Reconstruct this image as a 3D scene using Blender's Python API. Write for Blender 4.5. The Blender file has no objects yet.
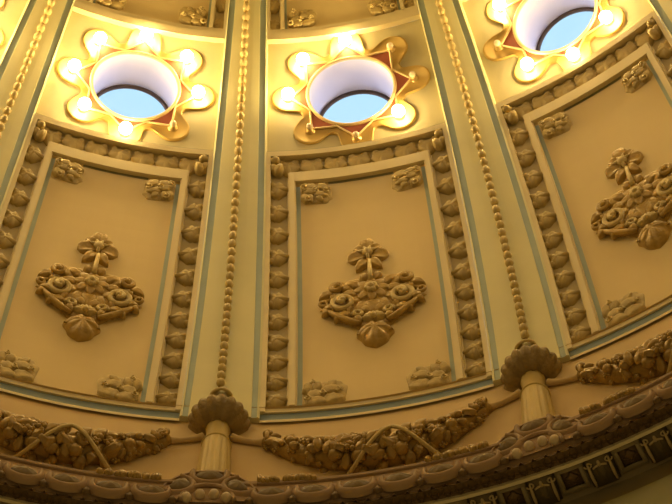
import bpy, bmesh, math, random
from mathutils import Vector, Matrix, Euler
random.seed(7)
PI = math.pi
S = 9.0                       # metres: radius of the dome at its springing
N = 16
D = 2*PI/N
RC, A0 = 1.5054, 0.07198      # radius and start angle of the dome's arc
scene = bpy.context.scene
COL = scene.collection

# ------------------------------------------------------------------ geometry
def prof(s):
    a = A0 + s/RC
    return 1+RC*(math.cos(a)-math.cos(A0)), RC*(math.sin(a)-math.sin(A0)), a
def SP(th, s, n=0.0):
    r, z, a = prof(s)
    r -= n*math.cos(a); z -= n*math.sin(a)
    return Vector((r*math.sin(th)*S, r*math.cos(th)*S, z*S))
def CP(th, r, z):
    return Vector((r*math.sin(th)*S, r*math.cos(th)*S, z*S))
def frame(th, s, n=0.0, ang=0.0, sc=1.0):
    """local x sideways, y up the dome, z towards the room; unit lengths times S"""
    a = prof(s)[2]
    X = Vector((math.cos(th), -math.sin(th), 0))
    Y = Vector((-math.sin(a)*math.sin(th), -math.sin(a)*math.cos(th), math.cos(a)))
    Z = X.cross(Y)
    M = Matrix((X, Y, Z)).transposed().to_4x4()
    M.translation = SP(th, s, n)
    return M @ Matrix.Rotation(ang, 4, 'Z') @ Matrix.Scale(S*sc, 4)
def vframe(th, r, z, ang=0.0, tilt=0.0, sc=1.0):
    X = Vector((math.cos(th), -math.sin(th), 0)); Y = Vector((0, 0, 1)); Z = X.cross(Y)
    M = Matrix((X, Y, Z)).transposed().to_4x4()
    M.translation = CP(th, r, z)
    return M @ Matrix.Rotation(tilt, 4, 'X') @ Matrix.Rotation(ang, 4, 'Z') @ Matrix.Scale(S*sc, 4)
def bend(th0, s0, ang=0.0):
    ca, sa = math.cos(ang), math.sin(ang)
    def f(v):
        x, y = v[0]*ca-v[1]*sa, v[0]*sa+v[1]*ca
        return SP(th0 + x/prof(s0+y)[0], s0+y, v[2])
    return f
def fmap(M): return lambda v: M @ Vector(v)

class MB:
    def __init__(s): s.v = []; s.f = []; s.m = []
    def add(s, vs, fs, mi=0, T=None):
        o = len(s.v)
        s.v += [T(v) for v in vs] if T else [Vector(v) for v in vs]
        s.f += [[o+i for i in f] for f in fs]; s.m += [mi]*len(fs)
        return s
    def grid(s, P, nu, nv, mi=0, cu=False, cv=False, T=None):
        vs = [P(i/(nu if cu else nu), j/(nv if cv else nv)) for j in range(nv if cv else nv+1) for i in range(nu if cu else nu+1)]
        w = nu if cu else nu+1; h = nv if cv else nv+1
        fs = [[j*w+i, j*w+(i+1) % w, ((j+1) % h)*w+(i+1) % w, ((j+1) % h)*w+i] for j in range(nv) for i in range(nu)]
        return s.add(vs, fs, mi, T)
    def relief(s, outline, h, z0=0.0, nph=28, K=5, detail=None, power=.5, T=None, c=(0, 0), mi=0):
        """domed lump over a polar outline"""
        vs = [(c[0], c[1], z0+h*(detail(0, 0) if detail else 1))]
        for k in range(1, K+1):
            t = math.sin(k/K*PI/2)
            for i in range(nph):
                ph = 2*PI*i/nph
                x, y = outline(ph)
                zz = h*max(0, 1-t*t)**power*(detail(ph, t) if detail else 1)
                vs.append((c[0]+x*t, c[1]+y*t, z0+zz))
        fs = [[0, 1+i, 1+(i+1) % nph] for i in range(nph)]
        for k in range(K-1):
            for i in range(nph):
                a = 1+k*nph+i; b = 1+k*nph+(i+1) % nph
                fs.append([a, a+nph, b+nph, b])
        # skirt to the ground behind
        o = 1+(K-1)*nph; m = len(vs)
        vs += [(vs[o+i][0], vs[o+i][1], z0-.004) for i in range(nph)]
        fs += [[o+i, m+i, m+(i+1) % nph, o+(i+1) % nph] for i in range(nph)]
        return s.add(vs, fs, mi, T)
    def petal(s, L, W, h, z0=0.0, ang=0.0, at=(0, 0), T=None, cup=0.35, lift=0.0, notch=0.0, n=7, rnd=False):
        """a leaf or petal that starts at «at» and points along ang (0 = +y); hollowed or ribbed"""
        ca, sa = math.cos(ang), math.sin(ang)
        def P(u, v):
            t = v
            w = W*(math.sin(PI*min(1, t**.75))**.7)*(1+notch*math.sin(t*26)) if 0 < t < 1 else 0
            if rnd: w = W*(max(0, 1-((t-.58)/.60)**2 if t < .58 else 1-((t-.58)/.42)**2))**.5
            q = (u-.5)*2
            y = t*L; x = q*w
            z = z0 + h*math.sin(PI*min(1, .12+t*.88))**.8*(1-q*q*(1-cup) - cup*(1-abs(q))*.6) + lift*t
            if abs(q) > .99: z = z0-.003
            return (at[0]+x*ca-y*sa, at[1]+x*sa+y*ca, z)
        return s.grid(P, 8, n, T=T)
    def tube(s, pts, rad, k=8, T=None, mi=0, closed=False, cap=True):
        pts = [Vector(p) for p in pts]; n = len(pts)
        rs = rad if isinstance(rad, (list, tuple)) else [rad]*n
        vs = []
        for i, p in enumerate(pts):
            a = pts[(i-1) % n] if closed or i > 0 else p
            b = pts[(i+1) % n] if closed or i < n-1 else p
            t = (b-a).normalized()
            ref = Vector((0, 0, 1)) if abs(t.z) < .9 else Vector((1, 0, 0))
            u = t.cross(ref).normalized(); w = u.cross(t)
            for j in range(k):
                q = 2*PI*j/k
                vs.append(p + (u*math.cos(q)+w*math.sin(q))*rs[i])
        fs = []
        for i in range(n if closed else n-1):
            for j in range(k):
                i2 = (i+1) % n
                fs.append([i*k+j, i*k+(j+1) % k, i2*k+(j+1) % k, i2*k+j])
        if cap and not closed:
            fs.append(list(range(k))); fs.append([(n-1)*k+j for j in range(k)])
        return s.add(vs, fs, mi, T)
    def ball(s, c, r, T=None, nu=12, nv=8, mi=0):
        if not isinstance(r, (list, tuple)): r = (r, r, r)
        vs = [(c[0], c[1], c[2]-r[2])]
        for j in range(1, nv):
            a = PI*j/nv
            for i in range(nu):
                b = 2*PI*i/nu
                vs.append((c[0]+r[0]*math.sin(a)*math.cos(b), c[1]+r[1]*math.sin(a)*math.sin(b), c[2]-r[2]*math.cos(a)))
        vs.append((c[0], c[1], c[2]+r[2]))
        fs = [[0, 1+(i+1) % nu, 1+i] for i in range(nu)]
        for j in range(nv-2):
            for i in range(nu):
                a = 1+j*nu+i; b = 1+j*nu+(i+1) % nu
                fs.append([a, b, b+nu, a+nu])
        L = len(vs)-1; o = 1+(nv-2)*nu
        fs += [[o+i, o+(i+1) % nu, L] for i in range(nu)]
        return s.add(vs, fs, mi, T)
    def lathe(s, pr, k=32, T=None, lobes=0, amp=0.0, mi=0, flute=None):
        """pr: list of (radius, height[, lobe strength]); axis = local y"""
        def P(u, v):
            i = min(int(round(v*(len(pr)-1))), len(pr)-1)
            q = 2*PI*u; r = pr[i][0]; st = pr[i][2] if len(pr[i]) > 2 else 0
            r *= 1+st*(abs(math.cos(lobes*q/2))-.5)
            return (r*math.cos(q), pr[i][1], r*math.sin(q))
        return s.grid(P, k, len(pr)-1, cu=True, T=T, mi=mi)
    def box(s, x0, x1, y0, y1, z0, z1, T=None, mi=0):
        vs = [(x, y, z) for z in (z0, z1) for y in (y0, y1) for x in (x0, x1)]
        return s.add(vs, [[0, 2, 3, 1], [4, 5, 7, 6], [0, 1, 5, 4], [2, 6, 7, 3], [0, 4, 6, 2], [1, 3, 7, 5]], mi, T)
    def mesh(s, name, mats, origin=None, smooth=True, angle=None):
        me = bpy.data.meshes.new(name)
        o = origin or Vector((0, 0, 0))
        me.from_pydata([tuple(v-o) for v in s.v], [], s.f)
        if not isinstance(mats, (list, tuple)): mats = [mats]
        for m in mats: me.materials.append(m)
        me.polygons.foreach_set('material_index', s.m)
        bm = bmesh.new(); bm.from_mesh(me)
        bmesh.ops.remove_doubles(bm, verts=bm.verts, dist=1e-5*S)
        bmesh.ops.recalc_face_normals(bm, faces=bm.faces)
        bm.to_mesh(me); bm.free()
        me.polygons.foreach_set('use_smooth', [smooth]*len(me.polygons))
        if smooth and angle: me.set_sharp_from_angle(angle=math.radians(angle))
        me.update()
        return me

def link(name, data, parent=None):
    o = bpy.data.objects.new(name, data); COL.objects.link(o)
    if parent: o.parent = parent
    return o
def part(name, mb, mats, parent, smooth=True, angle=None, label=None):
    """parent is an Empty (or part) whose own world origin is stored in base[]"""
    o = link(name, mb.mesh(name, mats, base[parent.name], smooth, angle), parent)
    base[o.name] = base[parent.name]
    if label: o['label'] = label
    return o
base = {}
def thing(name, label, cat, loc, group=None):
    o = link(name, None); o.location = loc; o.empty_display_size = .2
    o['label'] = label; o['category'] = cat
    if group: o['group'] = group
    base[o.name] = Vector(loc)
    return o
def piece(name, me, M, parent, label=None):
    """small repeated part sharing a mesh; M is its world matrix"""
    o = link(name, me, parent)
    o.matrix_local = Matrix.Translation(-base[parent.name]) @ M
    if label: o['label'] = label
    return o
def copy_tree(o, parent=None):
    c = o.copy(); COL.objects.link(c)
    if parent: c.parent = parent
    for ch in kids.get(o.name, []): copy_tree(ch, c)
    return c
kids = {}
def index():
    kids.clear()
    for o in bpy.data.objects:
        if o.parent: kids.setdefault(o.parent.name, []).append(o)
def dup(o, k, label=None):
    """the same thing k bays further round the dome"""
    c = copy_tree(o)
    R = Matrix.Rotation(-k*D, 4, 'Z')
    c.location = R @ o.location; c.rotation_euler = (0, 0, -k*D)
    if label: c['label'] = label
    return c
def struct(name, mb, mats, smooth=False, angle=None):
    o = link(name, mb.mesh(name, mats, None, smooth, angle)); o['kind'] = 'structure'
    base[o.name] = Vector((0, 0, 0))
    return o
def spin(o, k, name=None):
    c = copy_tree(o); c.rotation_euler = (0, 0, -k*D)
    if name: c.name = name
    return c

# ----------------------------------------------------------------- materials
def mat(name, col, rough=.6, metal=0.0, var=.10, vscale=3.0, bump=.0, bscale=25.0, spec=.4, wear=None, coat=0):
    m = bpy.data.materials.new(name); m.use_nodes = True
    nt = m.node_tree; b = nt.nodes['Principled BSDF']
    b.inputs['Roughness'].default_value = rough
    b.inputs['Metallic'].default_value = metal
    b.inputs['Specular IOR Level'].default_value = spec
    tc = nt.nodes.new('ShaderNodeTexCoord')
    no = nt.nodes.new('ShaderNodeTexNoise'); no.inputs['Scale'].default_value = vscale; no.inputs['Detail'].default_value = 4
    nt.links.new(tc.outputs['Object'], no.inputs['Vector'])
    rp = nt.nodes.new('ShaderNodeValToRGB')
    c0 = [max(0, c*(1-var)) for c in col]; c1 = [min(1, c*(1+var)) for c in col]
    if wear: c0 = wear
    rp.color_ramp.elements[0].position = .3; rp.color_ramp.elements[1].position = .7
    rp.color_ramp.elements[0].color = (*c0, 1); rp.color_ramp.elements[1].color = (*c1, 1)
    nt.links.new(no.outputs['Fac'], rp.inputs['Fac'])
    nt.links.new(rp.outputs['Color'], b.inputs['Base Color'])
    if bump:
        n2 = nt.nodes.new('ShaderNodeTexNoise'); n2.inputs['Scale'].default_value = bscale; n2.inputs['Detail'].default_value = 3
        nt.links.new(tc.outputs['Object'], n2.inputs['Vector'])
        bp = nt.nodes.new('ShaderNodeBump'); bp.inputs['Strength'].default_value = bump; bp.inputs['Distance'].default_value = .02
        nt.links.new(n2.outputs['Fac'], bp.inputs['Height']); nt.links.new(bp.outputs['Normal'], b.inputs['Normal'])
    return m
M_FIELD = mat('peach_plaster', (.67, .53, .26), .75, var=.03, vscale=1.2)
M_CREAM = mat('cream_paint', (.66, .56, .32), .6, var=.04, vscale=1.5)
M_RIB = mat('rib_cream', (.64, .60, .33), .6, var=.04, vscale=1.5)
M_OCU = mat('oculus_cream', (.50, .44, .25), .65, var=.03)
M_BLUE = mat('blue_stripe', (.34, .405, .35), .6, var=.06)
M_HBLUE = mat('slate_blue_stripe', (.19, .245, .25), .6, var=.06)
M_LINE = mat('slate_line', (.24, .24, .17), .6, var=.1)
M_CHAN = mat('olive_ground', (.52, .43, .23), .65, var=.08)
M_GOLD = mat('antique_gold', (.40, .265, .065), .42, .12, var=.22, vscale=9, bump=.5, bscale=14, spec=.5)
M_GOLD2 = mat('pale_gold', (.56, .44, .19), .5, .1, var=.12, vscale=8, bump=.25, bscale=18)
M_LEAF = mat('moulding_gold', (.46, .35, .14), .6, .05, var=.2, vscale=10, bump=.5, bscale=18)
M_FRUIT = mat('gilded_fruit', (.36, .235, .06), .30, .22, var=.3, vscale=8, bump=.4, bscale=16, spec=.6)
M_PLATE = mat('bright_gilding', (.56, .39, .12), .38, .3, var=.06, vscale=4)
M_STAR = mat('star_moulding_gold', (.85, .66, .34), .4, .1, var=.05)
M_RED = mat('brick_red_paint', (.34, .09, .045), .6, var=.08)
M_FRIEZE = mat('frieze_rose', (.60, .44, .21), .7, var=.05, vscale=1.3)
M_ROSE = mat('cornice_rose', (.36, .24, .135), .6, var=.12, vscale=6, bump=.2)
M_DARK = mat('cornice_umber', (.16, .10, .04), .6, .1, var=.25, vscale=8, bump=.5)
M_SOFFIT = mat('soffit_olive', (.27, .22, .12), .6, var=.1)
M_LIP = mat('lip_cream', (.80, .70, .45), .6, var=.05)
M_REVEAL = mat('white_reveal', (.80, .80, .95), .7, var=.02)
M_FRAME = mat('bronze_frame', (.12, .08, .06), .5, .3)
M_SOCKET = mat('brass_socket', (.6, .42, .16), .35, .6)
M_PEARL = mat('pearl_cream', (.66, .53, .35), .4, var=.05)
M_SHAFT = mat('shaft_cream', (.55, .42, .15), .55, var=.05)
M_CUP = mat('cup_gold', (.27, .19, .065), .5, .1, var=.2, vscale=8, bump=.5)
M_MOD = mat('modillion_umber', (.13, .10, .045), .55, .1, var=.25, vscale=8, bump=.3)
M_SCROLL = mat('scroll_tan', (.46, .36, .20), .5, .1, var=.1)  # lighter tan for ridges on the darker modillion body
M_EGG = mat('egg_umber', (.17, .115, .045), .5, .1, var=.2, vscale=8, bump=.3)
M_WALL = mat('drum_green_cream', (.40, .38, .20), .7, var=.05)
M_OUT = mat('outer_render', (.5, .48, .45), .8)

BULB_L = 86.0
BULB_C = (1.0, .70, .27)
def emit(name, col, st):
    m = bpy.data.materials.new(name); m.use_nodes = True
    nt = m.node_tree; nt.nodes.clear()
    e = nt.nodes.new('ShaderNodeEmission'); o = nt.nodes.new('ShaderNodeOutputMaterial')
    e.inputs['Color'].default_value = (*col, 1); e.inputs['Strength'].default_value = st
    nt.links.new(e.outputs[0], o.inputs[0])
    return m
M_LIT = emit('lit_bulb', BULB_C, BULB_L)
M_UNLIT = mat('frosted_bulb_off', (.85, .72, .5), .25, var=.02, spec=.6)
def glassmat():
    m = bpy.data.materials.new('skylight_glass'); m.use_nodes = True
    nt = m.node_tree; nt.nodes.clear()
    t = nt.nodes.new('ShaderNodeBsdfTransparent'); g = nt.nodes.new('ShaderNodeBsdfGlossy'); x = nt.nodes.new('ShaderNodeMixShader')
    o = nt.nodes.new('ShaderNodeOutputMaterial'); x.inputs[0].default_value = .06
    t.inputs[0].default_value = (.96, .98, 1, 1); g.inputs['Roughness'].default_value = .05
    nt.links.new(t.outputs[0], x.inputs[1]); nt.links.new(g.outputs[0], x.inputs[2]); nt.links.new(x.outputs[0], o.inputs[0])
    return m
M_GLASS = glassmat()

# ------------------------------------------------- the shell: coffers and ribs
def outer(s): return .126 - .0225*s            # rib half width as a fraction of a bay
def inner(s): return .100 - .038*s             # inner edge of the blue stripe
def gf(g, s): return g*(.5-outer(s))/.374
def wg(g):
    return (1 if g > 0 else -1)*(.374-(.374-abs(g))*.72)
def terr(mb, gs, ss, cell, mats_n, th0, sub=.03, warp=False):
    """terraced relief: cell(gi,si)->(height, material) or None"""
    def pt(g, s, n): return SP(th0+gf(wg(g) if warp else g, s)*D, s, n)
    H = {}
    for i in range(len(gs)-1):
        for j in range(len(ss)-1):
            H[i, j] = cell((gs[i]+gs[i+1])/2, (ss[j]+ss[j+1])/2)
    for (i, j), c in H.items():
        g0, g1, s0, s1 = gs[i], gs[i+1], ss[j], ss[j+1]
        ns = max(1, int(math.ceil((s1-s0)/sub))); ng = max(1, int(math.ceil((g1-g0)/.08)))
        if c:
            mb.grid(lambda u, v: pt(g0+(g1-g0)*u, s0+(s1-s0)*v, c[0]), ng, ns, c[1])
        for (di, dj) in ((1, 0), (0, 1)):
            d = H.get((i+di, j+dj))
            if c and d and abs(c[0]-d[0]) > 1e-5:
                mi = c[1] if c[0] > d[0] else d[1]
                if di: mb.grid(lambda u, v: pt(g1, s0+(s1-s0)*v, c[0]+(d[0]-c[0])*u), 1, ns, mi)
                else: mb.grid(lambda u, v: pt(g0+(g1-g0)*u, s1, c[0]+(d[0]-c[0])*v), ng, 1, mi)
FLD, CRM, BLU, LIN, CHN, OCU, HBL = range(7)
SHELL_M = [M_FIELD, M_CREAM, M_BLUE, M_LINE, M_CHAN, M_OCU, M_HBLUE]
def coffer(mb, b0, t1, th0, low):
    """one coffer between profile stations b0 (bottom) and t1 (top)"""
    gs = [.374, .357, .287, .282, .262, .257, .241, .13]
    gs = [-g for g in gs] + gs[::-1]
    if low: ss = [b0-.0175, b0-.0115, b0+.0035, b0+.017, b0+.0205, b0+.0245, .09, .46, t1-.074, t1-.0685, t1-.064, t1-.048, t1-.044, t1-.013, t1-.004, t1]
    else: ss = [b0, b0+.012, b0+.020, b0+.0225, b0+.0265, b0+.06, t1-.10, t1-.074, t1-.0685, t1-.064, t1-.048, t1-.044, t1-.013, t1-.004, t1]
    def cell(g, s):
        a = abs(g)
        if low and s < b0-.0115: return (.0010, CRM)
        if low and s < b0+.0035: return (.0005, HBL)
        if s > t1-.004: return (.0015, LIN)  # strip painted dark for the shadow at the coffer's top step
        if s > t1-.013: return (.005, CRM)
        if not low and s < b0+.012: return (.005, CRM)
        if a > .357: return (.005, CRM)
        if s < b0+.017 and (low or a < .357): return (.003, CRM)
        if s > t1-.044: return (-.007, CHN)
        if a > .287: return (-.007, CHN)
        if a > .282: return (.001, CRM)
        if s > t1-.048: return (.002, CRM)
        if a > .262: return (.005, CRM)
        if s > t1-.064: return (.004, CRM)
        if a > .257: return (.002, CRM)
        if s > t1-.0685: return (-.004, LIN) if a < .13 else (-.004, FLD)
        if b0+.0205 < s < b0+.0245 and a < .241: return (-.004, LIN) if a < .13 else (-.004, FLD)
        if s < b0+.0205: return (.001, CRM)
        if a > .241: return (-.004, BLU) if s < t1-.10 or a > .13 else (-.004, FLD)
        return (-.004, FLD)
    terr(mb, gs, ss, cell, None, th0, warp=not low)
OC_S, OC_R = .681, .064
O0, O1 = .576, .789
def oculus_panel(mb, th0):
    n = -.006; K = 48
    B = bend(th0, OC_S)
    g1 = .374
    def edge(ph):
        c, s = math.cos(ph), math.sin(ph)
        best = 9
        for lim, comp in ((O1-OC_S, s), (-(O0-OC_S), -s)):
            if comp > 1e-6: best = min(best, lim/comp)
        s_mid = OC_S
        hw = gf(g1, s_mid)*D*prof(s_mid)[0]
        if abs(c) > 1e-6: best = min(best, hw/abs(c))
        return best
    phs = sorted(set([2*PI*i/K for i in range(K)] + [math.atan2(a*(O1-OC_S) if a > 0 else -(OC_S-O0), b*gf(g1, OC_S)*D*prof(OC_S)[0]) % (2*PI) for a in (1, -1) for b in (1, -1)]))
    L = len(phs)
    def P(i, t):
        ph = phs[i]; e = edge(ph); x, y = math.cos(ph), math.sin(ph)
        ex, ey = x*e, y*e
        s = OC_S+ey
        hw0 = gf(g1, OC_S)*D*prof(OC_S)[0]
        ex = ex/hw0*gf(g1, s)*D*prof(s)[0]        # keystone shape
        r = OC_R
        px, py = x*r+(ex-x*r)*t, y*r+(ey-y*r)*t
        return B((px, py, n))
    vs = [P(i, t/5) for t in range(6) for i in range(L)]
    fs = [[t*L+i, t*L+(i+1) % L, (t+1)*L+(i+1) % L, (t+1)*L+i] for t in range(5) for i in range(L)]
    mb.add(vs, fs, OCU)
    # edges that climb to the bands above and below
    for sv, up in ((O0, .0015), (O1, .005)):
        mb.grid(lambda u, v: SP(th0+gf(g1*(2*u-1), sv)*D, sv, n+(up-n)*v), 8, 1, CRM)

TH0 = .5*D
mb = MB()
coffer(mb, 0.0, O0, TH0, True)
oculus_panel(mb, TH0)
coffer(mb, O1, 1.28, TH0, False)
# plain crown of the dome above the upper coffers
mb.grid(lambda u, v: SP(D*u, 1.28+.462*v, .004), 6, 14, CRM)
ceil0 = struct('ceiling', mb, SHELL_M)
ceilings = {0: ceil0}

# ribs
mb = MB()
def ribpt(x, s, n): return SP(x*D, s, n)
segs = 52
def rib_section(s):
    o, i = outer(s), inner(s)
    return [(-o-.001, -.008, 0), (-o, .0045, 0), (-o+.008, .0062, 1), (-o+.0085, .0050, 1), (-i, .0050, 1), (-i+.001, .0062, 0), (-i*.5, .0075, 0), (0, .008, 0),
            (i*.5, .0075, 0), (i-.001, .0062, 0), (i, .0050, 1), (o-.0085, .0050, 1), (o-.008, .0062, 1), (o, .0045, 0), (o+.001, -.008, 0)]
rows = [-.012+(1.29)*k/segs for k in range(segs+1)]
vs = []; fs = []; ms = []
for s in rows:
    for (x, n, m) in rib_section(s): vs.append(ribpt(x, s, n))
W = 15
cols = [0, 0, 0, 1, 0, 0, 0, 0, 0, 0, 1, 0, 0, 0]
cols[3] = 1; cols[10] = 1
for j in range(segs):
    for i in range(W-1):
        mb.add([vs[j*W+i], vs[j*W+i+1], vs[(j+1)*W+i+1], vs[(j+1)*W+i]], [[0, 1, 2, 3]], cols[i])
mb.add([vs[i] for i in range(W)], [list(range(W))], 0)
rib0 = struct('trim_1', mb, [M_RIB, M_BLUE])

# drum wall behind the frieze, cornice, wall below it
def revolve(mb, pr, mi=0, k=256, ms=None):
    for a in range(len(pr)-1):
        (r0, z0), (r1, z1) = pr[a], pr[a+1]
        m = ms[a] if ms else mi
        mb.grid(lambda u, v: CP(2*PI*u, r0+(r1-r0)*v, z0+(z1-z0)*v), k, 1, m, cu=True)
mb = MB()
revolve(mb, [(.9935, .0125), (1.0035, .0125), (1.0035, -.26)])
struct('wall_frieze', mb, M_FRIEZE)
mb = MB()
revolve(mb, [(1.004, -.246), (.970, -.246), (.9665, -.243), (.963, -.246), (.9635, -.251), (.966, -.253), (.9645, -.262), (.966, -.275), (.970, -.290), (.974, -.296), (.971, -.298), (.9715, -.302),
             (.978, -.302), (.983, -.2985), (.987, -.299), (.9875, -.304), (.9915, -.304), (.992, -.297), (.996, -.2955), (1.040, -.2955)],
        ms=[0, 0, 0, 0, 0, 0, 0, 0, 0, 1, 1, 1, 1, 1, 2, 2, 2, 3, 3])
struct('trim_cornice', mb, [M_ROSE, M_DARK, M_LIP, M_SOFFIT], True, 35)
mb = MB()
revolve(mb, [(1.036, -.285), (1.036, -.330), (1.033, -.333), (1.033, -.40), (1.036, -.402), (1.036, -.41), (1.033, -.412), (1.033, -1.3)], ms=[1, 1, 0, 2, 2, 2, 0])
struct('wall_drum', mb, [M_WALL, M_SOFFIT, M_BLUE])

# ------------------------------------------------------- ornaments of one bay
BAYN = {-2: 'leftmost', -1: 'left', 0: 'centre', 1: 'right', 2: 'far right'}
# leaf of the upright mouldings: broad at the outer edge, pointed towards the panel
def bud_mesh(name, L=.027, Hh=.0152, z=.010):
    mb = MB()
    def out(ph):
        c, s = math.cos(ph), math.sin(ph)
        x = c*L*.5; y = s*Hh
        if c > 0: y *= (1-c)**.75*1.2; x = c*L*.72
        else: y *= 1+.12*math.cos(ph*6); x = c*L*.42
        return (x, y)
    mb.relief(out, z, nph=26, K=5, detail=lambda ph, t: 1+.22*math.cos(ph*5)*t-.15*(1-t))
    mb.petal(L*1.0, Hh*.42, z*.55, z0=z*.45, ang=-PI/2, at=(-L*.30, 0), cup=.1)
    mb.ball((-L*.3, -Hh*.55, z*.25), (L*.24, Hh*.36, z*.55), nu=8, nv=6)
    mb.ball((-L*.3, Hh*.55, z*.25), (L*.24, Hh*.36, z*.55), nu=8, nv=6)
    return mb.mesh(name, M_LEAF)
BUD = bud_mesh('leaf_bud')
TBUD = bud_mesh('leaf_bud_low', .028, .0165, .006)
def upright_moulding(side, s0, s1, n, label, group=None, G=lambda g: g, k=1.0):
    th = TH0 + side*gf(.322, (s0+s1)/2)*D
    t = thing('leaf_bud_strip', label, 'ornament', SP(th, s0), group)
    for i in range(n):
        s = s0+(s1-s0)*(i+.5)/n
        th = TH0 + side*gf(G(.330), s)*D
        M = frame(th, s, -.006, 0 if side < 0 else PI, k)
        M = M @ Matrix.Rotation(random.uniform(-.08, .08), 4, 'Z')
        piece('leaf', BUD, M, t)
    mb = MB()
    for gg, rr in ((.3595, .0016), (.289, .0012)):
        mb.tube([SP(TH0+side*gf(G(gg), s0+(s1-s0)*k/20)*D, s0+(s1-s0)*k/20, -.004) for k in range(21)], rr*S, 6)
    part('fillet', mb, M_CREAM, t)
    return t
def top_moulding(s, n, label, group=None):
    t = thing('leaf_bud_strip', label, 'ornament', SP(TH0, s), group)
    for i in range(n):
        f = gf(.335*(2*(i+.5)/n-1), s)
        M = frame(TH0+f*D, s, -.006, -PI/2)
        piece('leaf', TBUD, M, t)
    # curled corner leaves
    for sd in (-1, 1):
        mb = MB(); B = bend(TH0+sd*gf(.338, s)*D, s)
        mb.petal(.022, .007, .012, z0=-.002, ang=sd*.5, at=(-sd*.0, -.018), T=B, lift=.004)
        mb.petal(.018, .006, .010, z0=-.002, ang=sd*-.5, at=(-sd*.002, -.014), T=B, lift=.004)
        mb.ball((0, .008, .002), (.007, .006, .008), T=B)
        part('corner_leaf', mb, M_LEAF, t)
    return t

# acanthus clusters in the corners of the panels
def corner_ornament(sx, sy, s, w, h, label, seed, g=.238, group=None):
    """sx,sy: corner (-1 left/1 right, -1 bottom/1 top) at profile station s"""
    rnd = random.Random(seed)
    th = TH0+sx*gf(g, s)*D
    t = thing('corner_ornament', label, 'ornament', SP(th, s), group)
    B0 = bend(th, s)
    def B(v): return B0((-sx*v[0], -sy*v[1], v[2]))
    # backing, an L of two tapering scrolled arms
    mb = MB()
    mb.relief(lambda ph: (w*.5*abs(math.cos(ph))**.5*(1 if math.cos(ph) > 0 else -1)*(1+.06*math.sin(7*ph)), h*.48*abs(math.sin(ph))**.5*(1 if math.sin(ph) > 0 else -1)*(1+.07*math.cos(5*ph))),
              .0035, z0=-.004, nph=40, c=(w*.5, h*.5), T=B, detail=lambda ph, q: 1)
    part('ground', mb, M_LEAF, t)
    def leafp(x, y, L, W, a, hh=.006):
        m = MB(); m.petal(L, W, hh, z0=-.002, ang=a, at=(x, y), T=B, cup=.45, notch=.12, lift=.002)
        part('leaf', m, M_LEAF, t)
    leafp(.004, .004, w*.52, h*.20, -PI/2+.10, .008)
    leafp(w*.42, h*.12, w*.56, h*.22, -PI/2+.18, .007)
    leafp(.004, h*.30, w*.50, h*.20, -PI/2+.30, .008)
    leafp(w*.40, h*.50, w*.52, h*.18, -PI/2+.22, .007)
    leafp(.005, h*.45, h*.50, w*.14, -.10, .007)
    leafp(w*.25, h*.50, h*.46, w*.13, -.30, .007)
    leafp(w*.50, h*.60, h*.42, w*.12, -.65, .006)
    for (x, y, r) in ((w*.12, h*.16, .0055), (w*.46, h*.36, .0048), (w*.82, h*.42, .0040), (w*.22, h*.82, .0040)):
        m = MB()
        pts = []; rs = []
        for k in range(15):
            a = k/14*PI*2.6+rnd.random()*.2; q = r*(1-.6*k/14)
            pts.append((x+q*math.cos(a), y+q*math.sin(a), .002+.005*k/14)); rs.append(r*.30*(1-.3*k/14))
        m.tube(pts, rs, 6, T=None)
        m.v = [B(v) for v in m.v]
        rs = None
        part('scroll', m, M_GOLD2, t)
    return t

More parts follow.
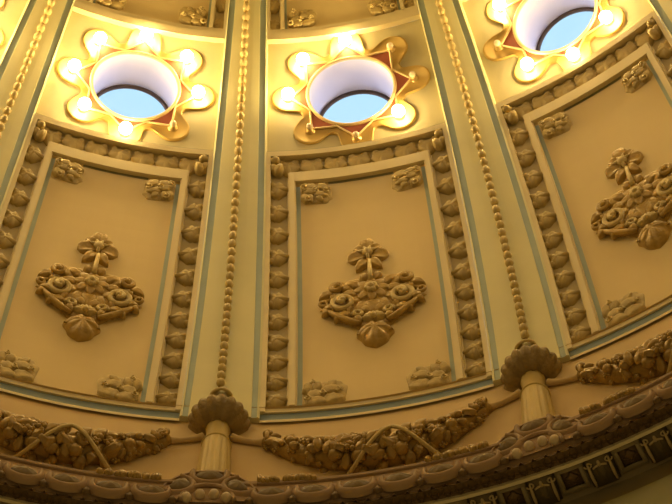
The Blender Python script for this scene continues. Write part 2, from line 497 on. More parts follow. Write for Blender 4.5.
# the big cartouche
CS = .277
def cartouche(label):
    t = thing('relief_cartouche', label, 'ornament', SP(TH0, CS))
    B = bend(TH0, CS)
    def T0(dx=0, dy=0, z=0): return lambda v: B((v[0]+dx, v[1]+dy, v[2]+z))
    BZ = -.004
    def spiral(cx, cy, r0, r1, a0, turns, d, tr0, tr1, z0, z1, n=26, lead=None):
        pts = []; rs = []
        if lead:
            for q in lead: pts.append((q[0], q[1], q[2])); rs.append(q[3])
        for k in range(n):
            u = k/(n-1); a = a0+d*turns*2*PI*u; r = r0+(r1-r0)*u
            pts.append((cx+r*math.cos(a), cy+r*math.sin(a)*1.0, z0+(z1-z0)*u)); rs.append(tr0+(tr1-tr0)*u)
        return pts, rs
    def tubeT(m, pts, rs, k=8): 
        m2 = MB(); m2.tube(pts, rs, k); m.v_off = None
        m.add([tuple(v) for v in m2.v], m2.f, 0, B)
    BF = B
    B = bend(TH0+.0022, CS-.0085)
    # ground plate (diamond)
    m = MB()
    def dia(ph):
        c, s = math.cos(ph), math.sin(ph)
        pts = [(.066, -.022), (.030, .018), (0, .030), (-.030, .018), (-.066, -.022), (-.022, -.078), (0, -.105), (.022, -.078)]
        # ray cast
        best = .02
        for i in range(8):
            (x1, y1), (x2, y2) = pts[i], pts[(i+1) % 8]
            y1 += .02; y2 += .02
            den = c*(y2-y1)-s*(x2-x1)
            if abs(den) < 1e-9: continue
            r = (x1*(y2-y1)-y1*(x2-x1))/den
            u = (c*y1-s*x1)/(-den) if abs(den) > 1e-9 else -1
            u = ((r*c-x1)*(x2-x1)+(r*s-y1)*(y2-y1))/((x2-x1)**2+(y2-y1)**2)
            if r > 0 and -.001 <= u <= 1.001: best = max(best, r)
        return (best*c, best*s)
    m.relief(dia, .009, z0=BZ, nph=64, K=6, c=(0, -.02), T=B, detail=lambda ph, q: 1+.15*math.sin(9*ph)*q)
    part('ground', m, M_GOLD, t)
    for (x, y, a, L, W) in ((0, -.022, PI, .036, .009), (.008, -.024, 2.75, .034, .008), (-.008, -.024, -2.75, .034, .008), (.016, -.036, 2.5, .024, .008), (-.016, -.036, -2.5, .024, .008), (.024, -.056, 2.7, .018, .006), (-.024, -.056, -2.7, .018, .006)):
        m = MB(); m.petal(L, W, .009, z0=.001, ang=a, at=(x, y), T=B, cup=.4, notch=.12); part('leaf', m, M_GOLD, t)
    # rosette
    B_ = B; B = bend(TH0+.0022, CS-.0125)
    m = MB()
    m.relief(lambda ph: (.026*(1+.10*math.cos(8*ph))*math.cos(ph), .026*(1+.10*math.cos(8*ph))*math.sin(ph)), .007, z0=.001, nph=48, T=B, detail=lambda ph, q: 1-.28*(abs(math.sin(4*ph)) < .35)*q)
    for k in range(8):
        m.petal(.023, .0085, .006, z0=.004, ang=k*PI/4, at=(.003*-math.sin(k*PI/4), .003*math.cos(k*PI/4)), T=B, cup=.5, lift=.001)
    ros = part('rosette', m, M_GOLD, t)
    m = MB()
    for k in range(7):
        a = k*2*PI/7; m.petal(.0105, .0052, .005, z0=.009, ang=a, at=(0, 0), T=B, cup=.4, lift=.002)
    m.ball((0, 0, .012), (.0045, .0045, .005), T=B)
    part('heart', m, M_GOLD2, ros)
    B = B_
    # crown flower: five petals with a pale heart
    fx, fy = 0, .0745
    for a, L, W in ((0, .027, .0125), (1.95, .027, .0130), (-1.95, .027, .0130), (.95, .020, .008), (-.95, .020, .008)):
        m = MB(); m.petal(L, W, .007, z0=BZ, ang=a, at=(fx-.003*math.sin(a), fy+.003*math.cos(a)), T=BF, cup=1.0, lift=.003, rnd=True, n=10)
        part('petal', m, M_GOLD, t)
    m = MB(); m.ball((fx, fy, .001), (.0075, .008, .006), T=BF)
    for a in (PI, 1.2, -1.2, .4, -.4): m.petal(.014, .0035, .004, z0=.001, ang=a, at=(fx, fy), T=BF, cup=0)
    part('flower_heart', m, M_GOLD2, t, label='pale gilded heart of the crowning flower')
    # drooping leaves and stem below the flower
    for a in (2.5, -2.5):
        m = MB(); m.petal(.030, .0085, .009, z0=BZ, ang=a, at=(0, fy-.012), T=BF, cup=.6, lift=.004); part('leaf', m, M_GOLD, t)
    m = MB(); tubeT(m, [(0, .062, .004), (0, .045, .008), (0, .028, .010), (0, .015, .008)], [.0026, .003, .0034, .004]); part('stem', m, M_GOLD2, t)
    # mirrored scrollwork
    for sx in (-1, 1):
        m = MB()
        p, r = spiral(sx*.0385, -.024, .0175, .004, PI/2, 1.55, -sx*1.0, .0045, .0030, .002, .011)
        tubeT(m, p, r); m.ball((sx*.0385, -.024, .011), .0042, T=B); part('scroll', m, M_GOLD2, t)
        m = MB()
        p, r = spiral(sx*.046, .010, .0115, .0035, PI if sx > 0 else 0, 1.25, -sx, .0046, .003, .001, .009, lead=[(sx*.020, -.006, .002, .003), (sx*.028, .000, .002, .004)])
        tubeT(m, p, r); m.ball((sx*.046, .010, .008), .0046, T=B); part('scroll', m, M_GOLD, t)
        # upper curled leaf
        m = MB(); m.petal(.026, .010, .012, z0=BZ, ang=-sx*1.15, at=(sx*.022, .004), T=B, cup=.5, lift=.004, notch=.12); part('leaf', m, M_GOLD, t)
        m = MB(); m.petal(.024, .008, .009, z0=BZ, ang=-sx*.72, at=(sx*.012, .010), T=B, cup=.6, lift=.003, notch=.12); part('leaf', m, M_GOLD, t)
        for (x, y, a, L, W) in ((.014, .006, 1.0, .030, .008), (.018, -.006, 1.55, .026, .008), (.016, -.018, 2.1, .026, .008), (.010, -.024, 2.7, .030, .008), (.030, -.046, 2.0, .024, .007), (.052, .002, 2.0, .022, .007), (.050, -.034, 1.3, .018, .006), (.004, .018, .45, .022, .007)):
            m = MB(); m.petal(L, W, .010, z0=.000, ang=-sx*a, at=(sx*x, y), T=B, cup=.5, notch=.14, lift=.001); part('leaf', m, M_GOLD, t)
        # side tip
        m = MB()
        p, r = spiral(sx*.067, -.021, .006, .002, PI/2, 1.3, sx, .0032, .0022, .001, .006, n=16, lead=[(sx*.048, -.008, .001, .003), (sx*.057, -.011, .001, .003)])
        tubeT(m, p, r); part('scroll', m, M_GOLD, t)
        m = MB(); m.petal(.026, .007, .008, z0=BZ, ang=-sx*1.75, at=(sx*.046, -.022), T=B, cup=.5, notch=.15); part('leaf', m, M_GOLD, t)
        # lower edge band
        m = MB()
        pts = [(sx*.066, -.030, .001), (sx*.056, -.044, .004), (sx*.044, -.057, .005), (sx*.030, -.068, .005), (sx*.018, -.074, .004)]
        tubeT(m, pts, [.0025, .0036, .0042, .0040, .003]); part('lower_band', m, M_GOLD, t)
        for (x, y, a, L) in ((.066, -.026, 2.25, .022), (.055, -.037, 2.30, .024), (.044, -.048, 2.2, .024), (.032, -.060, 2.0, .022)):
            m = MB(); m.petal(L, .0062, .0105, z0=BZ, ang=sx*a, at=(sx*(x+.001), y-.001), T=B, cup=.5, notch=.16); part('leaf', m, M_GOLD, t)
        m = MB()
        p, r = spiral(sx*.021, -.052, .0085, .003, 0 if sx > 0 else PI, 1.2, sx, .003, .002, .002, .008, n=18)
        tubeT(m, p, r); part('scroll', m, M_GOLD2, t)
        for (x, y, a, L) in ((.058, -.036, 2.2, .014), (.044, -.050, 2.4, .013), (.030, -.030, 2.9, .020), (.012, -.026, 2.8, .018), (.052, -.016, .2, .014)):
            m = MB(); m.petal(L, .005, .008, z0=.001, ang=-sx*a, at=(sx*x, y), T=B, cup=.4); part('leaf', m, M_GOLD, t)
    # shell and hanging bud
    m = MB()
    for k in range(-3, 4):
        a = k*.42; m.petal(.017, .0042, .007, z0=.004, ang=a, at=(0, -.070), T=B, cup=.2, lift=.002)
    m.ball((0, -.068, .010), (.0045, .0045, .005), T=B)
    part('shell', m, M_GOLD2, t)
    m = MB()
    def budo(ph):
        c, s = math.cos(ph), math.sin(ph)
        return (.0235*c*(1+.08*math.cos(6*ph)), (.021 if s > 0 else .031)*s*(1-.25*abs(c)*(s < 0)))
    m.relief(budo, .016, z0=BZ, nph=40, K=6, c=(0, -.094), T=B, detail=lambda ph, q: 1+.18*math.cos(7*ph)*q)
    bud = part('hanging_bud', m, M_GOLD, t)
    for a in (PI, PI-.55, PI+.55, PI-1.1, PI+1.1):
        m = MB(); m.petal(.027, .0065, .006, z0=.008, ang=a, at=(0, -.086), T=B, cup=.3, lift=-.006, notch=.1); part('leaf', m, M_GOLD, bud)
    return t

# --------------------------------------------------------------- the oculus
BULB_R = .0920
def circ(r, n=64, z=0, ph0=0): return [(r*math.cos(ph0+2*PI*i/n), r*math.sin(ph0+2*PI*i/n), z) for i in range(n)]
def plate_outline():
    n = 192; out = []
    for i in range(n):
        ph = 2*PI*i/n; best = .0815
        d = ((ph+PI/8) % (PI/4))-PI/8
        R, q = BULB_R, .0245
        disc = q*q-(R*math.sin(d))**2
        if disc > 0: best = max(best, R*math.cos(d)+math.sqrt(disc))
        out.append(best)
    for _ in range(2): out = [(out[i-1]+2*out[i]+out[(i+1) % n])/4 for i in range(n)]
    return out
def surround(lit, label):
    t = thing('bulb_surround', label, 'light', SP(TH0, OC_S))
    B = bend(TH0, OC_S); zp = -.006
    po = plate_outline(); n = len(po)
    m = MB()
    rings = [(None, zp-.001), ('o', zp), ('o', zp+.0030), ('i', zp+.0042), ('i2', zp+.0026), ('c', zp+.0026)]
    def ring(kind, z):
        vs = []
        for i in range(n):
            a = 2*PI*i/n
            r = {'o': po[i], 'i': po[i]-.0022, 'i2': po[i]-.0042, 'c': OC_R}.get(kind)
            vs.append((r*math.cos(a), r*math.sin(a), z))
        return vs
    vs = []
    for kd, z in rings[1:]: vs += ring(kd, z)
    fs = [[k*n+i, k*n+(i+1) % n, (k+1)*n+(i+1) % n, (k+1)*n+i] for k in range(4) for i in range(n)]
    m.add(vs, fs, 0, B)
    part('lobed_plate', m, M_PLATE, t)
    # star of two squares
    tipR = .0885; valR = tipR*math.cos(PI/4)/math.cos(PI/8)
    star = [((tipR if i % 2 == 0 else valR)*math.cos(i*PI/8), (tipR if i % 2 == 0 else valR)*math.sin(i*PI/8)) for i in range(16)]
    m = MB()
    zz = zp+.0035
    def sr(i, k):   # point on star at angle index i of 96
        a = 2*PI*i/96; seg = int(i//6); u = (i % 6)/6
        x = star[seg % 16][0]*(1-u)+star[(seg+1) % 16][0]*u; y = star[seg % 16][1]*(1-u)+star[(seg+1) % 16][1]*u
        return x, y
    vs = [(sr(i, 0)[0], sr(i, 0)[1], zz) for i in range(96)]
    vs += [((OC_R+.001)*math.cos(math.atan2(v[1], v[0])), (OC_R+.001)*math.sin(math.atan2(v[1], v[0])), zz) for v in vs[:96]]
    m.add(vs, [[i, (i+1) % 96, 96+(i+1) % 96, 96+i] for i in range(96)], 0, B)
    part('red_inlay', m, M_RED, t, label='brick red triangles inside the star')
    m = MB(); m2 = MB()
    m2.tube([(v[0], v[1], zz+.0008) for v in vs[:96]], .0017, 6, closed=True); m.add([tuple(v) for v in m2.v], m2.f, 0, B)
    part('star_moulding', m, M_STAR, t)
    m = MB()
    def rim(u, v):
        a = 2*PI*u; b = 2*PI*v
        r = OC_R+.0026*math.cos(b); return (r*math.cos(a), r*math.sin(a), zz+.0005+.0034*math.sin(b))
    m.grid(rim, 72, 8, cu=True, cv=True, T=B)
    part('rim', m, M_STAR, t)
    for k in range(8):
        a = k*PI/4
        x, y = BULB_R*math.cos(a), BULB_R*math.sin(a)
        M = frame(TH0+x/prof(OC_S+y)[0], OC_S+y, zp+.003)
        on = k in lit
        o = piece('light_bulb', BULB_ON if on else BULB_OFF, M, t, label='glowing warm round bulb' if on else 'unlit frosted round bulb')
        base[o.name] = Vector((0, 0, 0))
        sck = link('socket', SOCKET, o)
    return t
def ob(f):
    m = MB(); f(m); return m
_m = MB(); _m.ball((0, 0, .0112), .0094, nu=16, nv=10); BULB_ON = _m.mesh('lit_bulb', M_LIT)  # lit globe oversized, so its shape stands in for the halo of light
_m = MB(); _m.ball((0, 0, .0088), .0050, nu=16, nv=10); BULB_OFF = _m.mesh('off_bulb', M_UNLIT)
_m = MB(); _m.grid(lambda u, v: ([.0075, .0070, .0045, .0034][int(round(v*3))]*math.cos(2*PI*u), [.0075, .0070, .0045, .0034][int(round(v*3))]*math.sin(2*PI*u), [-.001, .0012, .0020, .0048][int(round(v*3))]), 16, 3, cu=True); SOCKET = _m.mesh('socket', M_SOCKET)

def window():
    B = bend(TH0, OC_S)
    F = fmap(frame(TH0, OC_S, 0))
    m = MB(); R = OC_R-.0015; d = -.074
    def P(u, v):
        a = 2*PI*u; z = .0+(d)*v
        return F((R*math.cos(a), R*math.sin(a), z))
    m.grid(P, 72, 6, cu=True)
    m.grid(lambda u, v: F(((R+.006*v)*math.cos(2*PI*u), (R+.006*v)*math.sin(2*PI*u), -.002)), 72, 1, cu=True)
    w = struct('window_1', m, M_REVEAL, True, 40)
    fr = MB()
    def Q(u, v):
        a = 2*PI*u; b = 2*PI*v; r = R-.0025+.0030*math.cos(b)
        return F((r*math.cos(a), r*math.sin(a), d+.001+.0035*math.sin(b)))
    fr.grid(Q, 72, 8, cu=True, cv=True)
    part('window_frame', fr, M_FRAME, w)
    g = MB(); g.add([(R*math.cos(2*PI*i/64), R*math.sin(2*PI*i/64), d) for i in range(64)], [list(range(64))], 0, F)
    part('window_pane', g, M_GLASS, w, False)
    return w
win0 = window()

# ------------------------------------------------------- things at each rib
def bead_strand(s0, s1, step, label):
    t = thing('bead_strand', label, 'ornament', SP(0, s0))
    m = MB(); m.ball((0, 0, .0015), (.0056, .0072, .0065), nu=14, nv=8)
    me = m.mesh('bead', M_GOLD2)
    n = int((s1-s0)/step)
    for i in range(n):
        s = s0+step*(i+.5)
        piece('bead', me, frame(0, s, .0085), t)
    m = MB(); m.tube([SP(0, s0+(s1-s0)*k/40, .0085) for k in range(41)], .0030*S, 6)
    part('backing_fillet', m, M_GOLD, t)
    return t
def torch(label):
    t = thing('fluted_torch', label, 'torch', CP(0, .985, -.245))
    M = vframe(0, .997, 0); F = fmap(M)
    m = MB()
    # cup of acanthus
    pr = [(.0140, -.047, .0), (.0165, -.0475, .0), (.023, -.0455, .02), (.029, -.041, .04), (.0345, -.034, .06), (.0372, -.027, .09), (.0365, -.021, .09), (.031, -.014, .05), (.021, -.006, .03), (.014, .002, 0), (.008, .012, 0), (.0, .016, 0)]
    m.lathe(pr, k=204, T=F, lobes=17)
    cup = part('leaf_cup', m, M_CUP, t)
    for k in range(9):
        q = 2*PI*(k+.5)/9+PI/2
        if math.sin(q) < -.2: continue
        mm = MB()
        def P(u, v):
            r = .0155+.0215*v; w = .0048*math.sin(PI*min(1, .12+.8*v))
            a = q+(u-.5)*2*w/r; h = -.0478+.0200*v**2.2-.0006*(1-abs(2*u-1))
            return (r*math.cos(a), h-.0012, r*math.sin(a))
        mm.grid(P, 6, 7, T=F)
        part('acanthus_leaf', mm, M_CUP, cup)
    # ring between beads and cup
    m = MB()
    F2 = fmap(vframe(0, .985, .028))
    m.grid(lambda u, v: F2(((.0125+.0020*math.cos(2*PI*v))*math.cos(2*PI*u), .0024*math.sin(2*PI*v), (.0095+.0020*math.cos(2*PI*v))*math.sin(2*PI*u))), 32, 8, cu=True, cv=True)
    m.grid(lambda u, v: F2(((.0120-.0080*v)*math.cos(2*PI*u), .020*v, (.0090-.006*v)*math.sin(2*PI*u))), 24, 3, cu=True)
    part('neck_ring', m, M_GOLD2, t)
    m = MB()
    m.lathe([(.0160, -.044), (.0140, -.060), (.0142, -.076), (.0160, -.086)], k=32, T=F)
    part('neck', m, M_SHAFT, t)
    m = MB()
    m.grid(lambda u, v: F(((.0165+.0022*math.cos(2*PI*v))*math.cos(2*PI*u), -.088+.0022*math.sin(2*PI*v), (.0165+.0022*math.cos(2*PI*v))*math.sin(2*PI*u))), 32, 8, cu=True, cv=True)
    part('collar', m, M_SHAFT, t)
    m = MB()
    def sh(u, v):
        q = 2*PI*u; r = .0172+.0050*min(1, v*1.0)**.7
        r *= 1-.045*(max(0, math.cos(q*12)))**.5*(1 if .05 < v < .97 else 0)
        return (r*math.cos(q), -.090-.14*v, r*math.sin(q))
    m.grid(sh, 144, 8, cu=True, T=F)
    part('fluted_shaft', m, M_SHAFT, t, True, 50)
    return t

# egg with its frame
def egg_mesh():
    m = MB()
    def o(ph):
        c, s = math.cos(ph), math.sin(ph)
        return (.0165*c, (.0150 if s < 0 else .0060)*s)
    m.relief(o, .0085, z0=0, nph=26, K=5, detail=lambda ph, t: 1+.10*math.cos(7*ph)*t)
    return m.mesh('egg', M_EGG)
def eggframe_mesh():
    # broad rosy cradle round the lower half of an egg, with a raised lip
    m = MB(); n = 20
    pr = [(.0158, .001), (.0172, .0050), (.0190, .0062), (.0212, .0050), (.0240, .0012), (.0250, -.004)]
    def P(u, v):
        r, z = pr[int(round(v*(len(pr)-1)))]
        if u < .1: x, y = -r, .010*(1-u/.1)
        elif u > .9: x, y = r, .010*((u-.9)/.1)
        else:
            a = PI+PI*(u-.1)/.8; x, y = r*math.cos(a), (r-.0010)*math.sin(a)*.98
        return (x, y+.001, z)
    m.grid(P, n, len(pr)-1)
    return m.mesh('egg_frame', M_ROSE)
def gap_shade_mesh():
    m = MB()
    tri = [(-.0048, -.006), (.0048, -.006), (0, .0055)]
    m.add([(x, y, .0022) for x, y in tri]+[(x*.5, y*.5-.001, .0034) for x, y in tri]+[(x*1.1, y*1.1, -.003) for x, y in tri],
          [[3, 4, 5], [0, 1, 4, 3], [1, 2, 5, 4], [2, 0, 3, 5], [6, 7, 1, 0], [7, 8, 2, 1], [8, 6, 0, 2]])
    return m.mesh('gap_shade', M_DARK)  # dark colour stands for the shade in the triangular holes between eggs
EGG, EGF, GAP_SHADE = egg_mesh(), eggframe_mesh(), gap_shade_mesh()
def egg_course():
    m = MB()
    m.tube([CP(D*(.145+.745*k/24), .9645, -.2505) for k in range(25)], .0022*S, 6)
    o = link('trim_egg', m.mesh('trim_egg', M_ROSE)); o['kind'] = 'structure'; base[o.name] = Vector((0, 0, 0))
    for k in range(6):
        f = .190+k*.1285
        Mx = vframe(f*D, .9655, -.276, tilt=-.12)
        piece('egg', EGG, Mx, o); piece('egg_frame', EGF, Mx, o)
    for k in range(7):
        piece('gap_shade', GAP_SHADE, vframe((.190+(k-.5)*.1285)*D, .965, -.288, tilt=-.12), o)
    # leafy band under the eggs
    lf = MB(); lf.petal(.017, .0050, .005, ang=PI, at=(0, .008), cup=.3)
    lm = lf.mesh('band_leaf', M_DARK)
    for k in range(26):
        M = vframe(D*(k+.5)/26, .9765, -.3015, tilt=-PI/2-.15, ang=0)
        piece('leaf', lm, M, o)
    return o

def boss(label):
    t = thing('arched_boss', label, 'ornament', CP(0, .96, -.285))
    F = fmap(vframe(0, .974, -.292))
    # half round hood
    m = MB(); n = 36
    def hood(r0, r1, z0, z1, mm, k=2):
        def P(u, v):
            a = PI*u; r = r0+(r1-r0)*v
            return (r*math.cos(a)*.92, r*math.sin(a)*1.14, z0+(z1-z0)*v)
        mm.grid(P, n, k, T=F)
    hood(.0, .030, .008, .008, m); hood(.030, .034, .008, .013, m, 1)
    hood(.034, .062, .011, .009, m); hood(.062, .0645, .0115, .0115, m); hood(.0645, .066, .0115, -.01, m, 1); hood(.062, .0621, .009, .0115, m, 1)
    part('hood', m, M_ROSE, t)
    for (x, y, a) in ((0, .068, 0), (-.0365, .040, .95), (.0365, .040, -.95)):
        Mx = vframe(0, .974, -.292) @ Matrix.Translation((x*.96, y*.86, .009)) @ Matrix.Rotation(a, 4, 'Z')
        e = piece('egg', EGG, Mx, t); piece('egg_frame', EGF, Mx, t)
    for (x, y) in ((-.0235, .005), (-.0085, .013), (.0075, .014), (.0215, .007)):
        m = MB(); m.ball((x, y, .011), (.0062, .0068, .0065), T=F); part('pearl', m, M_PEARL, t)
    m = MB(); tp = [(.033*math.cos(PI*k/20)*.92, .033*math.sin(PI*k/20)*1.1, .011) for k in range(21)]
    m.tube(tp, .0030, 6); m.v = [F(v) for v in m.v]; part('inner_arch', m, M_ROSE, t)
    # small gilded leaves that creep along the ledge on both sides
    rnd = random.Random(3)
    for sx in (-1, 1):
        for k in range(13):
            x = .062+.0055*k
            Mv = vframe(sx*x, .9640, -.251)
            m = MB(); m.petal(.012-.0002*k+rnd.uniform(0, .003), .0048, .005, ang=sx*rnd.uniform(-.5, .9), cup=.3, lift=.004)
            m.v = [Mv @ v for v in m.v]
            part('cresting_leaf', m, M_FRUIT, t)
    return t

# garland of fruit between two torches
def gar(t):
    q = abs(t)
    return .345*t, -.146+.072*q**2.2, .008-.003*q, (.0285*(1-.58*q**1.7))
def garland(label, seed):
    rnd = random.Random(seed)
    root = thing('fruit_garland', label, 'garland', SP(TH0, -.07))
    m = MB()
    K = 40
    pts = []; rs = []
    for k in range(K+1):
        t = -1+2*k/K; f, s, n, R = gar(t); pts.append(SP(TH0+f*D, s, n)); rs.append(R*.72*S)
    m.tube(pts, rs, 12)
    part('core', m, M_FRUIT, root)
    for k in range(92):
        t = rnd.uniform(-.99, .99); f, s, n, R = gar(t)
        a = rnd.uniform(-.62*PI, .45*PI)     # round the side towards the room
        rr = rnd.uniform(.0052, .0105)*(1-.35*abs(t))
        ds, dn = R*math.sin(a)*.9, R*math.cos(a)*.9
        M = frame(TH0+f*D, s+ds, max(n+dn, -.002), rnd.uniform(0, 6), rr/.01)
        piece('fruit', rnd.choice(FRUITS), M, root)
    for k in range(46):
        t = rnd.uniform(-.99, .99); f, s, n, R = gar(t)
        a = rnd.uniform(-.55*PI, .45*PI)
        ds, dn = R*math.sin(a)*.95, R*math.cos(a)*.95
        M = frame(TH0+f*D, s+ds, max(n+dn, -.002), rnd.uniform(-2.2, 2.2), rnd.uniform(.7, 1.15)*(1-.25*abs(t))) @ Matrix.Rotation(-(a-.2)*.6, 4, 'X')
        piece('leaf', GLEAF, M, root)
    # crossed ribbon round the middle
    for sg in (-1, 1):
        m = MB(); pl = []
        for k in range(15):
            u = k/14; a = -.60*PI+u*.72*PI; f, s, n, R = gar(.02)
            x = (-.062*(1-u)*sg)/D
            pl.append(SP(TH0+(.055+x)*D, s+R*1.12*math.sin(a), n+R*1.12*math.cos(a)))
        m.tube(pl, .0027*S, 6)
        part('ribbon', m, M_GOLD2, root)
    # cloth ends tied behind the torches
    for sx in (-1, 1):
        m = MB(); pts = []; rs = []
        for k in range(13):
            u = k/12; f = .335+.12*u
            pts.append(SP(TH0+sx*f*D, -.074+.014*u-.004*math.sin(PI*u), .004)); rs.append((.0062-.0025*math.sin(PI*u*.9))*S)
        m.tube(pts, rs, 10)
        part('cloth_end', m, M_FRIEZE, root)
        m = MB()
        pts = []
        Mx = frame(TH0+sx*.343*D, -.074, .004)
        for k in range(16):
            a = 2*PI*k/16; pts.append(Mx @ Vector((0, .0115*math.cos(a), .0115*math.sin(a))))
        m.tube(pts, .003*S, 6, closed=True)
        part('binding', m, M_FRUIT, root)
    return root
FRUITS = []
_m = MB(); _m.ball((0, 0, 0), (.010, .010, .009), nu=12, nv=8); FRUITS.append(_m.mesh('apple', M_FRUIT))
_m = MB(); _m.ball((0, 0, 0), (.008, .0115, .008), nu=12, nv=8); _m.ball((0, .010, .001), (.003, .003, .003), nu=8, nv=5); FRUITS.append(_m.mesh('lemon', M_FRUIT))
_m = MB()
for _i in range(9):
    _a = _i*2.4; _r = .0036*math.sqrt(_i); _m.ball((_r*math.cos(_a), _r*math.sin(_a), .004-.0005*_i), .0042, nu=8, nv=6)
FRUITS.append(_m.mesh('berries', M_FRUIT))
_m = MB(); _m.petal(.024, .0075, .005, at=(0, -.010), cup=.4, lift=.003, notch=.15); GLEAF = _m.mesh('garland_leaf', M_FRUIT)

# soffit blocks
def soffit_F(f, r=1.0085): 
    X = Vector((math.cos(f*D), -math.sin(f*D), 0)); R = Vector((math.sin(f*D), math.cos(f*D), 0))
    M = Matrix((X, R, Vector((0, 0, 1)))).transposed().to_4x4()
    M.translation = CP(f*D, r, -.2955)
    return M @ Matrix.Scale(S, 4)
def modillion_mesh():
    m = MB()
    m.box(-.0135, .0135, -.0150, .020, -.008, .001)
    m.box(-.0165, .0165, -.0180, .021, -.002, .001)
    return m.mesh('modillion', M_MOD)
def modleaf():
    m = MB(); m.petal(.026, .0060, .004, at=(0, -.012), cup=.4, notch=.12)
    m.v = [Vector((v.x, v.y, -.0075-v.z)) for v in m.v]
    return m.mesh('modillion_leaf', M_MOD)
def modscroll(sx):
    m = MB()
    m.tube([(sx*.0125, -.0130+.031*k/10, -.0085-.0035*math.sin(PI*k/10)) for k in range(11)], [.0011+.0009*math.sin(PI*k/10) for k in range(11)], 6)
    m.tube([(sx*(.0125-.0042*math.sin(a)), -.0135-.0030*math.cos(a)+.003, -.0095) for a in [k*.7 for k in range(8)]], .0011, 6)
    return m.mesh('scroll', M_SCROLL)
def modbar():
    m = MB(); m.tube([(-.0085+.017*k/8, -.0050-.0022*math.sin(PI*k/8), -.0095) for k in range(9)], .0014, 6)
    m.ball((0, -.009, -.0095), (.0022, .0045, .002), nu=8, nv=6)
    return m.mesh('crossbar', M_SCROLL)
MSL, MSR, MBAR = modscroll(-1), modscroll(1), modbar()
def coffer_mesh():
    m = MB(); a, b, h = .0165, .0110, .006
    for (x0, x1, y0, y1) in ((-a, a, -.0165, -b), (-a, a, b, .0165), (-a, -b, -b, b), (b, a, -b, b)):
        m.box(x0, x1, y0, y1, -h, .001)
    return m.mesh('soffit_coffer', M_SOFFIT)
def coffer_in():
    m = MB(); m.box(-.011, .011, -.011, .011, -.0012, .0005)
    m.relief(lambda ph: (.007*math.cos(ph)*(1+.2*math.cos(4*ph)), .007*math.sin(ph)*(1+.2*math.cos(4*ph))), .003, nph=16, K=3)
    m.v = [Vector((v.x, v.y, -abs(v.z))) for v in m.v]
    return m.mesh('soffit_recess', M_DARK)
MODM, MODL, COFM, COFI = modillion_mesh(), modleaf(), coffer_mesh(), coffer_in()

# ------------------------------------------------------------------ assemble
index()
kids_win = True
ALLB = list(range(-7, 9))
for k in ALLB:
    if k: spin(ceil0, k)
for k in ALLB:
    if k: spin(rib0, k, 'trim_%d' % (k if k > 0 else 16+k))
for k in (-2, -1, 1, 2):
    spin(win0, k, 'window_%d' % {-2: 4, -1: 2, 1: 3, 2: 5}[k])

ec = egg_course(); index()
for k in (-2, -1, 1, 2): spin(ec, k, 'trim_egg_%d' % (k+3))

# soffit: coffers and modillions alternate
for j in range(-11, 9):
    f = 1.064+.1742*j
    if f < -.6 or f > 2.2: continue
    where = 'counted from the right end of the soffit' 
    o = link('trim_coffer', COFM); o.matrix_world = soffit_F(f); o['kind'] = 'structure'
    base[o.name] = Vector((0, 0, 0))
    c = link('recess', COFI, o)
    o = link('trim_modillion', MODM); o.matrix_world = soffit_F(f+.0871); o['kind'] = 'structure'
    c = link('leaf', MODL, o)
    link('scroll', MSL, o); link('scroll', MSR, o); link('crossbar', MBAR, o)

# bay things
def lab(k): return {-2: 'at the far left edge', -1: 'in the left bay', 0: 'in the middle bay', 1: 'in the right bay', 2: 'beyond the right edge'}[k]
bays = (-1, 0, 1)
c0 = cartouche('gilded relief cartouche with rosette, scrolls and crowning flower on the middle peach panel')
index()
dup(c0, -1, 'gilded relief cartouche with rosette, scrolls and crowning flower on the left peach panel')
dup(c0, 1, 'gilded relief cartouche with rosette and scrolls on the right peach panel, near the right edge')

um = {}
for side, sn in ((-1, 'left'), (1, 'right')):
    a = upright_moulding(side, .018, .525, 11, 'upright moulding of gilded leaf buds down the %s side of the middle coffer' % sn)
    index()
    dup(a, -1, 'upright moulding of gilded leaf buds down the %s side of the left coffer' % sn)
    dup(a, 1, 'upright moulding of gilded leaf buds down the %s side of the right coffer' % sn)
tm = top_moulding(.5475, 7, 'gilded leaf moulding across the top of the middle coffer, under its round skylight')
index()
dup(tm, -1, 'gilded leaf moulding across the top of the left coffer, under its round skylight')
dup(tm, 1, 'gilded leaf moulding across the top of the right coffer, under its round skylight')
for (sx, sy, s, w, h, nm) in ((-1, 1, .5045, .043, .036, 'upper left'), (1, 1, .5045, .043, .036, 'upper right'),
                              (-1, -1, .0225, .055, .058, 'lower left'), (1, -1, .0225, .055, .058, 'lower right')):
    a = corner_ornament(sx, sy, s, w, h, 'gilded acanthus cluster in the %s corner of the middle peach panel' % nm, 5+len(nm))
    index()
    dup(a, -1, 'gilded acanthus cluster in the %s corner of the left peach panel' % nm)
    if True:
        if not (sx > 0 and sy > 0) or True:
            if sx < 0 or sy > 0: dup(a, 1, 'gilded acanthus cluster in the %s corner of the right peach panel' % nm)
# upper coffers, cut by the top of the picture
for (sx, nm) in ((-1, 'lower left'), (1, 'lower right')):
    a = corner_ornament(sx, -1, O1+.0245, .042, .034, 'gilded acanthus cluster in the %s corner of the upper coffer above the middle skylight' % nm, 31, g=.2745)
    index()
    dup(a, -1, 'gilded acanthus cluster in the %s corner of the upper coffer above the left skylight' % nm)
for side, sn in ((-1, 'left'), (1, 'right')):
    a = upright_moulding(side, O1+.012, O1+.20, 5, 'gilded leaf moulding on the %s side of the upper coffer above the middle skylight' % sn, G=wg, k=.8)
    index()
    dup(a, -1, 'gilded leaf moulding on the %s side of the upper coffer above the left skylight' % sn)

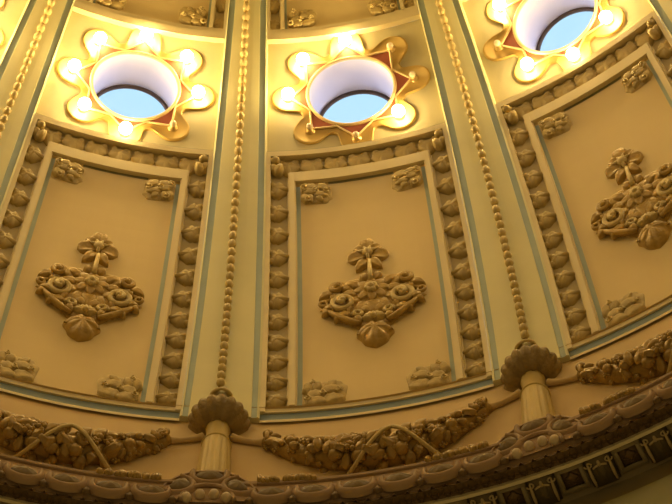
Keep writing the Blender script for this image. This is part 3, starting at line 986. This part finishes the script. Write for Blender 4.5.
# bulb surrounds; bulb k sits at angle k*45 degrees from the right-hand side
sur = {0: ({2, 3, 4, 7}, 'star-shaped gilded surround with four lit bulbs around the middle round skylight'),
       -1: ({0, 1, 2, 3, 4, 5, 6}, 'star-shaped gilded surround with seven lit bulbs around the left round skylight'),
       1: ({0, 1, 2, 3, 5, 6, 7}, 'star-shaped gilded surround around the round skylight in the top right corner'),
       -2: ({0, 1, 2, 3, 4, 5, 6, 7}, 'star-shaped gilded surround in the top left corner, cut by the left edge')}
for k, (lit, lb) in sur.items():
    a = surround(lit, lb); index()
    if k:
        R = Matrix.Rotation(-k*D, 4, 'Z'); a.location = R @ a.location; a.rotation_euler = (0, 0, -k*D)

bs = bead_strand(.056, .92, .01735, 'long strand of gilded beads down the rib between the left and middle coffers')
bs.rotation_euler.z = .0; index()
b2 = dup(bs, 1, 'long strand of gilded beads down the rib between the middle and right coffers')
dup(bs, -1, 'strand of gilded beads down the rib at the far left edge')
for o, dz in ((bs, .0024), (b2, -.0014)):      # the strands hang a hair off the ribs' centre lines
    o.location = Matrix.Rotation(dz, 4, 'Z') @ o.location; o.rotation_euler.z += dz
to = torch('fluted torch column with leafy cup below the rib between the left and middle coffers'); index()
dup(to, 1, 'fluted torch column with leafy cup below the rib between the middle and right coffers')
bo = boss('arched cornice boss with pearls under the left torch column'); index()
dup(bo, 1, 'arched cornice boss with pearls under the right torch column')
ga = garland('gilded fruit garland hanging below the middle coffer between the two torch columns', 11); index()
dup(ga, -1, 'gilded fruit garland hanging below the left coffer')
dup(ga, 1, 'gilded fruit garland hanging below the right coffer')

# --------------------------------------------------------------------- light
def lamp(name, loc, energy, radius, col=BULB_C):
    L = bpy.data.lights.new(name, 'POINT'); L.energy = energy; L.shadow_soft_size = radius; L.color = col
    o = bpy.data.objects.new(name, L); COL.objects.link(o); o.location = loc
    return o
BUL_W = 4*PI*PI*(.0094*S)**2*BULB_L          # watts of one bulb
for k in range(3, 14):
    lamp('oculus_lamp', SP((k+.5)*D, OC_S, .05), BUL_W*3.0, .4)
w = bpy.data.worlds.new('World'); scene.world = w; w.use_nodes = True
nt = w.node_tree; nt.nodes.clear()
out = nt.nodes.new('ShaderNodeOutputWorld'); bg = nt.nodes.new('ShaderNodeBackground')
tc = nt.nodes.new('ShaderNodeTexCoord'); sep = nt.nodes.new('ShaderNodeSeparateXYZ'); rp = nt.nodes.new('ShaderNodeValToRGB')
mr = nt.nodes.new('ShaderNodeMapRange'); mr.inputs['From Min'].default_value = -1; mr.inputs['From Max'].default_value = 1
nt.links.new(tc.outputs['Generated'], sep.inputs[0]); nt.links.new(sep.outputs['Z'], mr.inputs['Value']); nt.links.new(mr.outputs[0], rp.inputs['Fac'])
cr = rp.color_ramp
AMB = .30
cr.elements[0].position = 0; cr.elements[0].color = (1.0*AMB, .66*AMB, .24*AMB, 1)
cr.elements[1].position = 1; cr.elements[1].color = (.50, .82, 1.10, 1)
e = cr.elements.new(.47); e.color = (.8*AMB, .53*AMB, .2*AMB, 1)
e = cr.elements.new(.53); e.color = (2.9, 3.3, 4.6, 1)
e = cr.elements.new(.85); e.color = (.62, .91, 1.08, 1)
nt.links.new(rp.outputs['Color'], bg.inputs['Color']); bg.inputs['Strength'].default_value = 1.0
nt.links.new(bg.outputs[0], out.inputs[0])

# -------------------------------------------------------------------- camera
cam = bpy.data.cameras.new('camera'); co = bpy.data.objects.new('camera', cam); COL.objects.link(co)
F = 2500.0684
cam.sensor_width = 36; cam.lens = 36*F/672; cam.clip_end = 500
rx, ry, rz = 2.7554347871179052, 0.021719758565104982, -0.0010554363839244756
def RZ(a): return Matrix.Rotation(a, 3, 'Z')
R = RZ(rz) @ Matrix.Rotation(rx, 3, 'X') @ RZ(ry)
Mc = R.to_4x4(); Mc.translation = Vector((0.13812374328660834, -0.3603301109460692, -2.796025700821068))*S
co.matrix_world = Mc
scene.camera = co
scene.view_settings.view_transform = 'Standard'; scene.view_settings.look = 'None'
scene.view_settings.exposure = .08; scene.view_settings.gamma = 1; scene.view_settings.use_curve_mapping = False
scene.cycles.use_denoising = True
scene.cycles.max_bounces = 6; scene.cycles.diffuse_bounces = 4
scene.cycles.sample_clamp_indirect = 10

GROUPS = {'corner_ornament': 'acanthus clusters in the coffer corners', 'leaf_bud_strip': 'gilded leaf mouldings round the coffers',
          'relief_cartouche': 'relief cartouches on the peach panels', 'bulb_surround': 'bulb surrounds of the round skylights',
          'bead_strand': 'bead strands on the ribs', 'fluted_torch': 'torch columns below the ribs',
          'arched_boss': 'arched bosses on the cornice', 'fruit_garland': 'fruit garlands on the frieze'}
for o in bpy.data.objects:
    if o.parent is None and 'label' in o: o['group'] = GROUPS[o.name.split('.')[0]]
